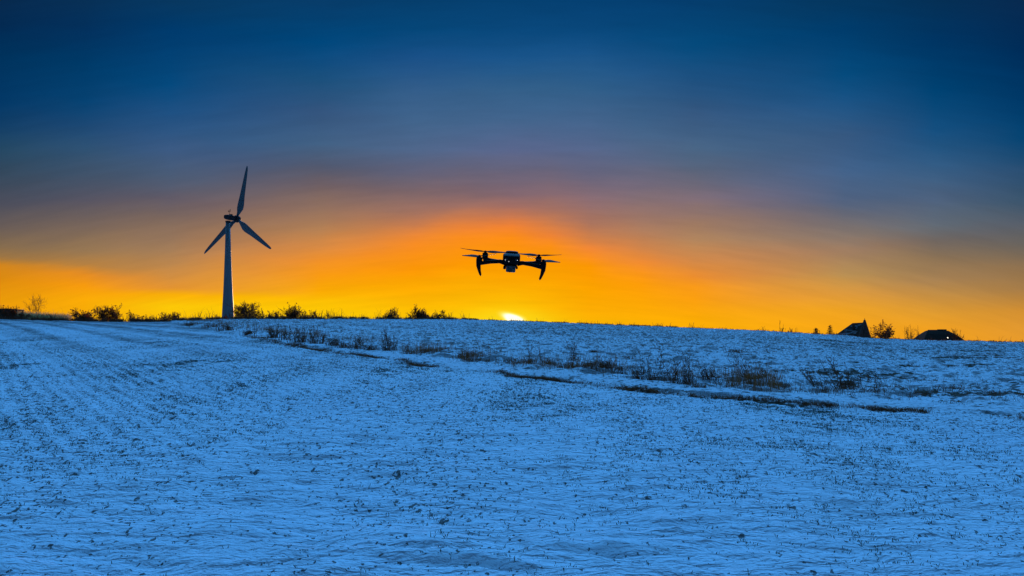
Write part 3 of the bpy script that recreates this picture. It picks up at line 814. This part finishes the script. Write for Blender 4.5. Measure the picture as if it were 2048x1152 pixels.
# ------------------------------------------------------------------ drone
def drone():
    Y = 3.34; s = Y / F
    root = empty('drone', ((1023 - 1024) * s, Y, EYE + (HORIZON - 521) * s))
    root.rotation_euler = (R(12.0), R(4.0), 0)      # nose (towards the camera) down, banked
    tag(root, 'small black camera drone with four propellers hovering over the field', 'drone')
    # --- body: superellipse sections from nose (y-) to tail (y+)
    def sect(y, w, zt, zb, p=.55):
        zc = (zt + zb) / 2; h = (zt - zb) / 2
        return [Vector((w * math.copysign(abs(math.cos(a)) ** p, math.cos(a)), y, zc + h * math.copysign(abs(math.sin(a)) ** p, math.sin(a)))) for a in np.linspace(0, 2 * math.pi, 28, endpoint=False)]
    b = MB(); b.rings([sect(-.112, .020, .020, .0), sect(-.108, .028, .028, -.008), (sect(-.09, .033, .033, -.013)), sect(-.05, .035, .034, -.016), sect(.0, .036, .034, -.018),
                       sect(.06, .035, .030, -.020), sect(.095, .032, .026, -.018), sect(.108, .024, .018, -.010)])
    body = b.build('body', M['shell'], root, True)
    b = MB(); b.rings([sect(-.02, .026, .040, .028), sect(.02, .028, .041, .028), sect(.085, .026, .036, .02), sect(.10, .018, .030, .018)]); b.build('battery', M['shell_dark'], root, True)
    for sx in (-1, 1):   # forward vision sensors on the brow
        e = MB(); e.rings([[p + Vector((sx * .022, 0, 0)) for p in sect(-.116, .009, .026, .008)], [p + Vector((sx * .022, 0, 0)) for p in sect(-.11, .0125, .031, .004)], [p + Vector((sx * .024, 0, 0)) for p in sect(-.07, .014, .037, .0)], [p + Vector((sx * .024, 0, 0)) for p in sect(-.03, .010, .034, .01)]])
        eb = e.build('sensor_pod', M['shell_dark'], root, True)
        q = Matrix.Rotation(R(90), 4, 'X'); q.translation = Vector((sx * .022, -.1155, .016))
        l = MB(); l.lathe([(.0062, -.001), (.0062, .002), (.0045, .0035), (.001, .004)], 16, q); l.build('sensor_lens', M['glass'], eb, True)
    for x, z in ((-.0255, .012), (.0265, .014), (-.010, .006)):
        l = MB(); q = Matrix.Rotation(R(90), 4, 'X'); q.translation = Vector((x, -.1155 if abs(x) < .02 else -.1185, z)); l.lathe([(.0012, -.010), (.0012, .0015), (.0006, .0020)], 12, q); l.build('light', M['led'], root, True)
    # --- gimbal and camera under the nose
    UPZ = .019
    g = MB(); g.tube([(0, -.085, -.022), (0, -.085, -.030)], .018, 16)
    g.tube([(-.002, -.075, -.031), (-.024, -.078, -.033), (-.0275, -.090, -.040), (-.0275, -.097, -.046)], [.005, .006, .006, .006], 10)
    g.tube([(.002, -.075, -.031), (.022, -.078, -.033), (.026, -.090, -.040), (.026, -.094, -.044)], [.004, .005, .005, .004], 10)
    for v_ in g.v: v_.z += UPZ
    gim = g.build('gimbal', M['shell_dark'], root, True)
    c = MB(); c.box((0, -.100, -.045 + UPZ), (.042, .032, .029)); cam = c.build('camera', M['gimbal'], root, False, .006)
    for x, z, r_ in ((-.004, -.0495, .0098), (.0115, -.039, .0052), (-.011, -.036, .0045)):
        q = Matrix.Rotation(R(90), 4, 'X'); q.translation = Vector((x, -.116, z + UPZ))
        l = MB(); l.lathe([(r_, -.002), (r_, .003), (r_ * .82, .0035), (r_ * .8, .0015), (r_ * .3, .0022), (.0003, .0024)], 24, q); l.build('lens', M['glass'], cam, True)
    # --- arms
    def prop(loc, ang, flip):
        p = MB(); p.lathe([(.0065, 0), (.0075, .002), (.0068, .006), (.003, .0085)], 16, Matrix.Translation(loc))
        pr = p.build('propeller', M['prop'], root, True)
        for k in (0, 1):
            a = ang + k * math.pi; d = Vector((math.cos(a), math.sin(a), 0)); w = Vector((-math.sin(a), math.cos(a), 0)) * flip
            rs = []
            for u, c_, tw, sw in ((.05, .0045, 22, 0), (.15, .0095, 26, .001), (.3, .0135, 22, .002), (.5, .0115, 17, .001), (.75, .0088, 12, -.001), (.93, .0062, 9, -.004), (1.0, .0018, 8, -.008)):
                o = loc + d * .119 * u + Vector((0, 0, .0045 + .005 * u * u)) + w * sw; cd = w * math.cos(R(tw)) + Vector((0, 0, 1)) * math.sin(R(tw)); nd = d.cross(cd)
                rs.append([o + cd * c_ * math.cos(t) + nd * .0009 * math.sin(t) for t in np.linspace(0, 2 * math.pi, 10, endpoint=False)])
            m = MB(); m.rings(rs); m.build('blade', M['prop'], pr, True)
    def motor(loc, h, parent):
        m = MB(); m.lathe([(.0125, -.004), (.0135, .0), (.0135, h * .55), (.0128, h * .6), (.0132, h * .65), (.0125, h * .92), (.007, h)], 20, Matrix.Translation(loc)); return m.build('motor', M['shell_dark'], parent, True)
    for sx in (-1, 1):
        tip = Vector((sx * .139, -.085, -.010))
        a = MB(); a.tube([(sx * .028, -.080, -.004), (sx * .05, -.086, .001), (sx * .09, -.088, -.004), (sx * .125, -.086, -.011), tip], [.0105, .0080, .0072, .0078, .0118], 14, 1.1)
        arm = a.build('front_arm', M['shell'], root, True)
        motor(tip + Vector((0, 0, .004)), .020, arm)
        l = MB(); l.tube([tip + Vector((sx * .002, 0, .004)), tip + Vector((sx * .002, 0, -.015)), tip + Vector((-sx * .003, -.003, -.035)), tip + Vector((-sx * .009, -.006, -.052)), tip + Vector((-sx * .0115, -.007, -.057))], [.0115, .0098, .0068, .0050, .0038], 12)
        l.build('landing_leg', M['shell'], arm, True)
        prop(tip + Vector((0, 0, .0245)), R(52) if sx < 0 else R(-52), sx)
        tip = Vector((sx * .123, .105, -.010))
        a = MB(); a.tube([(sx * .030, .030, -.014), (sx * .06, .055, -.013), (sx * .10, .088, -.012), tip], [.011, .0088, .008, .011], 14, .9)
        arm = a.build('rear_arm', M['shell'], root, True)
        motor(tip + Vector((0, 0, .002)), .026, arm)
        l = MB(); l.tube([tip + Vector((0, 0, .002)), tip + Vector((0, .002, -.018))], [.0105, .006], 12); l.build('landing_foot', M['shell'], arm, True)
        prop(tip + Vector((0, 0, .0285)), R(-9) if sx < 0 else R(24), -sx)
drone()

# ------------------------------------------------------------------ sky
SUN_AZ = az_of(1024); SUN_EL = math.atan(slope_of(636))
COLS = {
 0:   [(0,8,42,78),(60,3,42,82),(110,0,50,92),(200,3,56,102),(250,18,62,102),(300,36,72,100),(350,52,72,92),(400,76,78,92),(450,104,92,88),(490,134,108,78),(512,158,118,68),(526,212,135,30),(560,222,140,15),(600,235,155,10),(645,240,160,15)],
 170: [(0,8,48,86),(60,3,48,92),(130,0,58,104),(200,6,66,114),(250,28,72,116),(300,48,82,115),(350,64,82,105),(400,86,84,98),(450,118,100,90),(500,152,120,84),(530,180,128,66),(548,228,140,35),(570,248,155,15),(600,250,170,8),(645,246,175,8)],
 340: [(0,8,55,95),(60,0,58,108),(170,5,73,125),(220,30,80,130),(300,60,90,130),(350,75,92,118),(400,97,90,102),(450,133,108,92),(500,168,128,90),(550,208,142,68),(578,228,148,50),(590,250,175,10),(612,252,200,8),(645,250,192,8)],
 640: [(0,8,60,105),(80,0,70,122),(160,28,80,124),(220,52,85,126),(290,66,97,132),(330,79,88,111),(370,108,94,100),(420,150,115,95),(460,180,128,84),(495,216,138,68),(522,242,146,42),(550,250,155,20),(580,252,170,5),(600,252,192,5),(645,252,205,5)],
 830: [(0,6,62,108),(60,5,70,120),(110,25,80,135),(190,54,94,137),(240,66,100,139),(300,80,103,139),(340,95,97,121),(370,122,101,106),(410,160,114,98),(440,200,124,78),(462,236,136,55),(482,250,142,36),(525,252,150,8),(560,252,165,2),(600,252,180,4),(645,252,200,4)],
 1024:[(0,6,64,112),(60,10,72,124),(110,25,84,138),(180,51,95,137),(240,68,101,141),(300,90,103,141),(340,103,100,123),(375,131,103,111),(402,168,112,98),(424,208,122,76),(442,240,130,52),(468,252,142,20),(520,252,155,0),(570,252,172,4),(615,252,192,4),(645,252,215,8)],
 1180:[(0,5,64,114),(60,10,72,124),(110,25,84,138),(180,48,94,137),(240,68,100,140),(300,86,103,140),(350,103,100,123),(390,140,110,116),(432,170,116,94),(464,208,128,74),(486,242,136,54),(508,252,146,26),(535,252,152,4),(580,252,164,0),(620,252,172,4),(655,252,185,4)],
 1390:[(0,5,60,108),(90,5,74,124),(150,28,80,128),(230,54,88,128),(300,74,102,134),(340,89,99,121),(400,128,110,120),(440,155,120,100),(480,180,135,95),(520,208,136,74),(550,236,142,48),(575,252,156,26),(600,252,160,16),(640,253,172,5),(665,253,178,5)],
 1690:[(0,5,54,94),(60,0,60,108),(150,5,74,124),(200,28,84,134),(270,54,88,128),(340,66,98,138),(400,80,98,128),(430,102,103,115),(470,134,118,108),(500,160,126,98),(550,186,144,84),(590,222,154,60),(620,240,164,35),(650,245,165,25),(680,245,165,20)],
 1870:[(0,5,48,86),(80,0,52,98),(180,0,66,114),(260,20,78,126),(330,52,92,132),(400,78,98,126),(450,98,106,116),(480,112,102,96),(520,142,116,86),(560,168,130,84),(600,205,146,62),(630,228,158,48),(660,240,160,32),(690,242,162,28)],
 2048:[(0,8,42,80),(100,0,44,88),(200,0,57,104),(280,5,68,114),(340,42,78,114),(400,58,84,108),(450,86,94,106),(490,108,100,92),(530,140,112,80),(580,166,124,72),(620,208,142,50),(660,228,154,48),(695,234,155,40)],
}
for _px in (830, 1024, 1180): COLS[_px] = [(r[0] + 11, *r[1:]) if 350 < r[0] < 530 else r for r in COLS[_px]]
def _between(a, b, w):
    return [tuple(p * (1 - w) + q * w for p, q in zip(r0, r1)) for r0, r1 in zip(COLS[a], COLS[b])]
COLS[640].insert(2, (120, 15, 76, 127)); COLS[1390].insert(13, (620, 252, 166, 12)); COLS[640].sort(); COLS[1390].sort()
assert len(COLS[640]) == len(COLS[830]) == len(COLS[1024]) == len(COLS[1180]) == len(COLS[1390])
for _px, _a0, _b0 in ((735, 640, 830), (927, 830, 1024), (1102, 1024, 1180), (1285, 1180, 1390)): COLS[_px] = _between(_a0, _b0, .5)
COLS[927] = [(r[0] - (6 if r[0] > 300 else 0), *r[1:]) if 300 < r[0] < 600 else r for r in COLS[927]]
COLS[1102] = [(r[0] - (7 if r[0] > 300 else 0), *r[1:]) if 300 < r[0] < 600 else r for r in COLS[1102]]
def lin(c):
    c = c / 255.0; return c / 12.92 if c < .04045 else ((c + .055) / 1.055) ** 2.4
NISH = 0.0
def build_world():
    w = bpy.data.worlds.new('World'); bpy.context.scene.world = w; w.use_nodes = True
    nt = w.node_tree; L = nt.links.new
    bg = nt.nodes['Background']
    def mth(op, a, c=0.0, clamp=False):
        n = N(nt, 'ShaderNodeMath', operation=op); n.use_clamp = clamp
        for i, v in ((0, a), (1, c)):
            if isinstance(v, (int, float)): n.inputs[i].default_value = v
            else: L(v, n.inputs[i])
        return n.outputs[0]
    tc = N(nt, 'ShaderNodeTexCoord'); sp = N(nt, 'ShaderNodeSeparateXYZ'); L(tc.outputs['Generated'], sp.inputs[0])
    X, Y, Z = sp.outputs
    az = mth('ARCTAN2', X, Y); el = mth('ARCTAN2', Z, mth('SQRT', mth('ADD', mth('MULTIPLY', X, X), mth('MULTIPLY', Y, Y))))
    # drifting cloud sheets: long, flat noise bends the bands
    def noise(sa, se, detail, off, rough=.5):
        cb = N(nt, 'ShaderNodeCombineXYZ'); L(mth('MULTIPLY', az, sa), cb.inputs[0]); L(mth('ADD', mth('MULTIPLY', el, se), mth('MULTIPLY', mth('MULTIPLY', az, az), se * .30)), cb.inputs[1]); cb.inputs[2].default_value = off
        n = N(nt, 'ShaderNodeTexNoise'); n.inputs['Scale'].default_value = 1; n.inputs['Detail'].default_value = detail; n.inputs['Roughness'].default_value = rough
        L(cb.outputs[0], n.inputs['Vector']); return n.outputs['Fac']
    n1 = mth('SUBTRACT', noise(7, 22, 5, 4.3, .55), .5)
    n2 = mth('SUBTRACT', noise(14, 95, 4, 7.7, .6), .5)
    hmask = N(nt, 'ShaderNodeMapRange'); hmask.inputs['From Min'].default_value = R(1); hmask.inputs['From Max'].default_value = R(5); L(el, hmask.inputs['Value'])
    warp = mth('MULTIPLY', mth('ADD', mth('MULTIPLY', n1, R(.9)), mth('MULTIPLY', n2, R(.35))), hmask.outputs[0])
    el2 = mth('ADD', el, warp)
    EL0, EL1 = R(-3), R(28)
    col = None; prev = None
    for px in sorted(COLS):
        a = az_of(px); rp = N(nt, 'ShaderNodeValToRGB'); cr = rp.color_ramp
        rows = list(COLS[px]); full = []
        for r0, r1 in zip(rows, rows[1:]): full += [r0, tuple((p + q) / 2 for p, q in zip(r0, r1))]
        full.append(rows[-1])
        st = sorted((((math.atan(slope_of(py) * math.cos(a))) - EL0) / (EL1 - EL0), [lin(v) for v in c]) for py, *c in full)
        while len(cr.elements) < len(st): cr.elements.new(.5)
        for i, (p, c) in enumerate(st): cr.elements[i].position = p; cr.elements[i].color = (*c, 1)
        mr = N(nt, 'ShaderNodeMapRange'); mr.inputs['From Min'].default_value = EL0; mr.inputs['From Max'].default_value = EL1; L(el2, mr.inputs['Value']); L(mr.outputs[0], rp.inputs['Fac'])
        if col is None: col = rp.outputs['Color']
        else:
            f = N(nt, 'ShaderNodeMapRange'); f.interpolation_type = 'SMOOTHSTEP' if False else 'LINEAR'
            f.inputs['From Min'].default_value = az_of(prev); f.inputs['From Max'].default_value = a; L(az, f.inputs['Value'])
            mx = N(nt, 'ShaderNodeMix', data_type='RGBA'); L(f.outputs[0], mx.inputs['Factor']); L(col, mx.inputs['A']); L(rp.outputs['Color'], mx.inputs['B']); col = mx.outputs['Result']
        prev = px
    def mixc(fac, a, bcol, blend='MIX'):
        mx = N(nt, 'ShaderNodeMix', data_type='RGBA'); mx.blend_type = blend
        for i, v in (('Factor', fac), ('A', a), ('B', bcol)):
            if isinstance(v, tuple): mx.inputs[i].default_value = v
            elif isinstance(v, (int, float)): mx.inputs[i].default_value = v
            else: L(v, mx.inputs[i])
        mx.clamp_result = False
        return mx.outputs['Result']
    def rng_(v, a, b, smooth=True):
        f = N(nt, 'ShaderNodeMapRange'); f.interpolation_type = 'SMOOTHSTEP' if smooth else 'LINEAR'
        f.inputs['From Min'].default_value = a; f.inputs['From Max'].default_value = b; L(v, f.inputs['Value']); return f.outputs[0]
    # thin bright and dark streaks of cloud
    st = noise(10, 95, 8, 3.1, .62)
    k = mth('ADD', .89, mth('MULTIPLY', st, .22))
    sc = N(nt, 'ShaderNodeVectorMath', operation='SCALE'); L(col, sc.inputs[0]); L(k, sc.inputs['Scale']); col = sc.outputs[0]
    # behind and beside: the glow dies away into dull blue dusk
    aab = mth('ABSOLUTE', az)
    col = mixc(rng_(aab, R(40), R(110)), col, (.03, .07, .16, 1))
    # the unseen high sky: a bright blue lobe added to light the snow
    up = rng_(el, R(26.2), R(38))
    dt = mth('ADD', mth('MULTIPLY', Y, math.cos(R(43))), mth('MULTIPLY', Z, math.sin(R(43))))
    hi = mixc(rng_(dt, .62, .98), BACK, SKY_LOBE)
    col = mixc(up, col, hi)
    # the half hidden sun
    def gauss(da, de, sa, se, rot):
        u = mth('SUBTRACT', az, da); v = mth('SUBTRACT', el, de)
        c, s = math.cos(rot), math.sin(rot)
        p = mth('DIVIDE', mth('ADD', mth('MULTIPLY', u, c), mth('MULTIPLY', v, s)), sa); q = mth('DIVIDE', mth('SUBTRACT', mth('MULTIPLY', v, c), mth('MULTIPLY', u, s)), se)
        return mth('EXPONENT', mth('MULTIPLY', mth('ADD', mth('MULTIPLY', p, p), mth('MULTIPLY', q, q)), -1.0))
    px1 = 1 / F
    g1 = gauss(az_of(1023), math.atan(slope_of(635)), 19 * px1, 7.0 * px1, R(-18))
    g2 = gauss(az_of(1030), math.atan(slope_of(643)), 16 * px1, 9 * px1, 0)
    g = mth('ADD', g1, g2)
    core = rng_(g, .22, .85)
    ring = rng_(g, .02, .35)
    halo = rng_(gauss(az_of(1015), math.atan(slope_of(645)), 90 * px1, 30 * px1, 0), 0.0, 1.2)
    col = mixc(mth('MULTIPLY', halo, .9), col, (.98, .70, .01, 1))
    col = mixc(mth('MULTIPLY', ring, .85), col, (1.05, .86, .10, 1))
    col = mixc(core, col, (1.35, 1.25, .95, 1))
    if NISH > 0:
        sk = N(nt, 'ShaderNodeTexSky'); sk.sky_type = 'NISHITA'; sk.sun_disc = False; sk.sun_elevation = SUN_EL; sk.sun_rotation = SUN_AZ
        s2 = N(nt, 'ShaderNodeVectorMath', operation='SCALE'); L(sk.outputs[0], s2.inputs[0]); s2.inputs['Scale'].default_value = NISH
        ad = N(nt, 'ShaderNodeVectorMath', operation='ADD'); L(col, ad.inputs[0]); L(s2.outputs[0], ad.inputs[1]); col = ad.outputs[0]
    L(col, bg.inputs['Color']); bg.inputs['Strength'].default_value = 1.0
SKY_LOBE = (.33, 1.62, 4.0, 1)  # colour of the added lobe, brighter than the sky around it
BACK = (.012, .08, .18, 1)
build_world()

sl = bpy.data.lights.new('sun', 'SUN'); sl.energy = 2.5; sl.angle = R(.5); sl.color = (1, .55, .25)
so = bpy.data.objects.new('sun', sl); C.objects.link(so)
d = Vector((math.sin(SUN_AZ) * math.cos(SUN_EL), math.cos(SUN_AZ) * math.cos(SUN_EL), math.sin(SUN_EL)))
so.rotation_euler = d.to_track_quat('Z', 'Y').to_euler()

cam = bpy.data.cameras.new('camera'); co = bpy.data.objects.new('camera', cam); C.objects.link(co)
co.location = (0, 0, EYE); co.rotation_euler = (R(90), 0, 0)
cam.sensor_width = 36; cam.lens = 36 * F / 2048; cam.shift_y = (HORIZON - 576) / 2048
cam.clip_start = .05; cam.clip_end = 20000
sc = bpy.context.scene; sc.camera = co
sc.view_settings.view_transform = 'Standard'; sc.view_settings.look = 'None'; sc.view_settings.exposure = 0; sc.view_settings.gamma = 1
sc.cycles.max_bounces = 5; sc.cycles.diffuse_bounces = 3
sc.world.cycles.sampling_method = 'MANUAL'; sc.world.cycles.sample_map_resolution = 1024
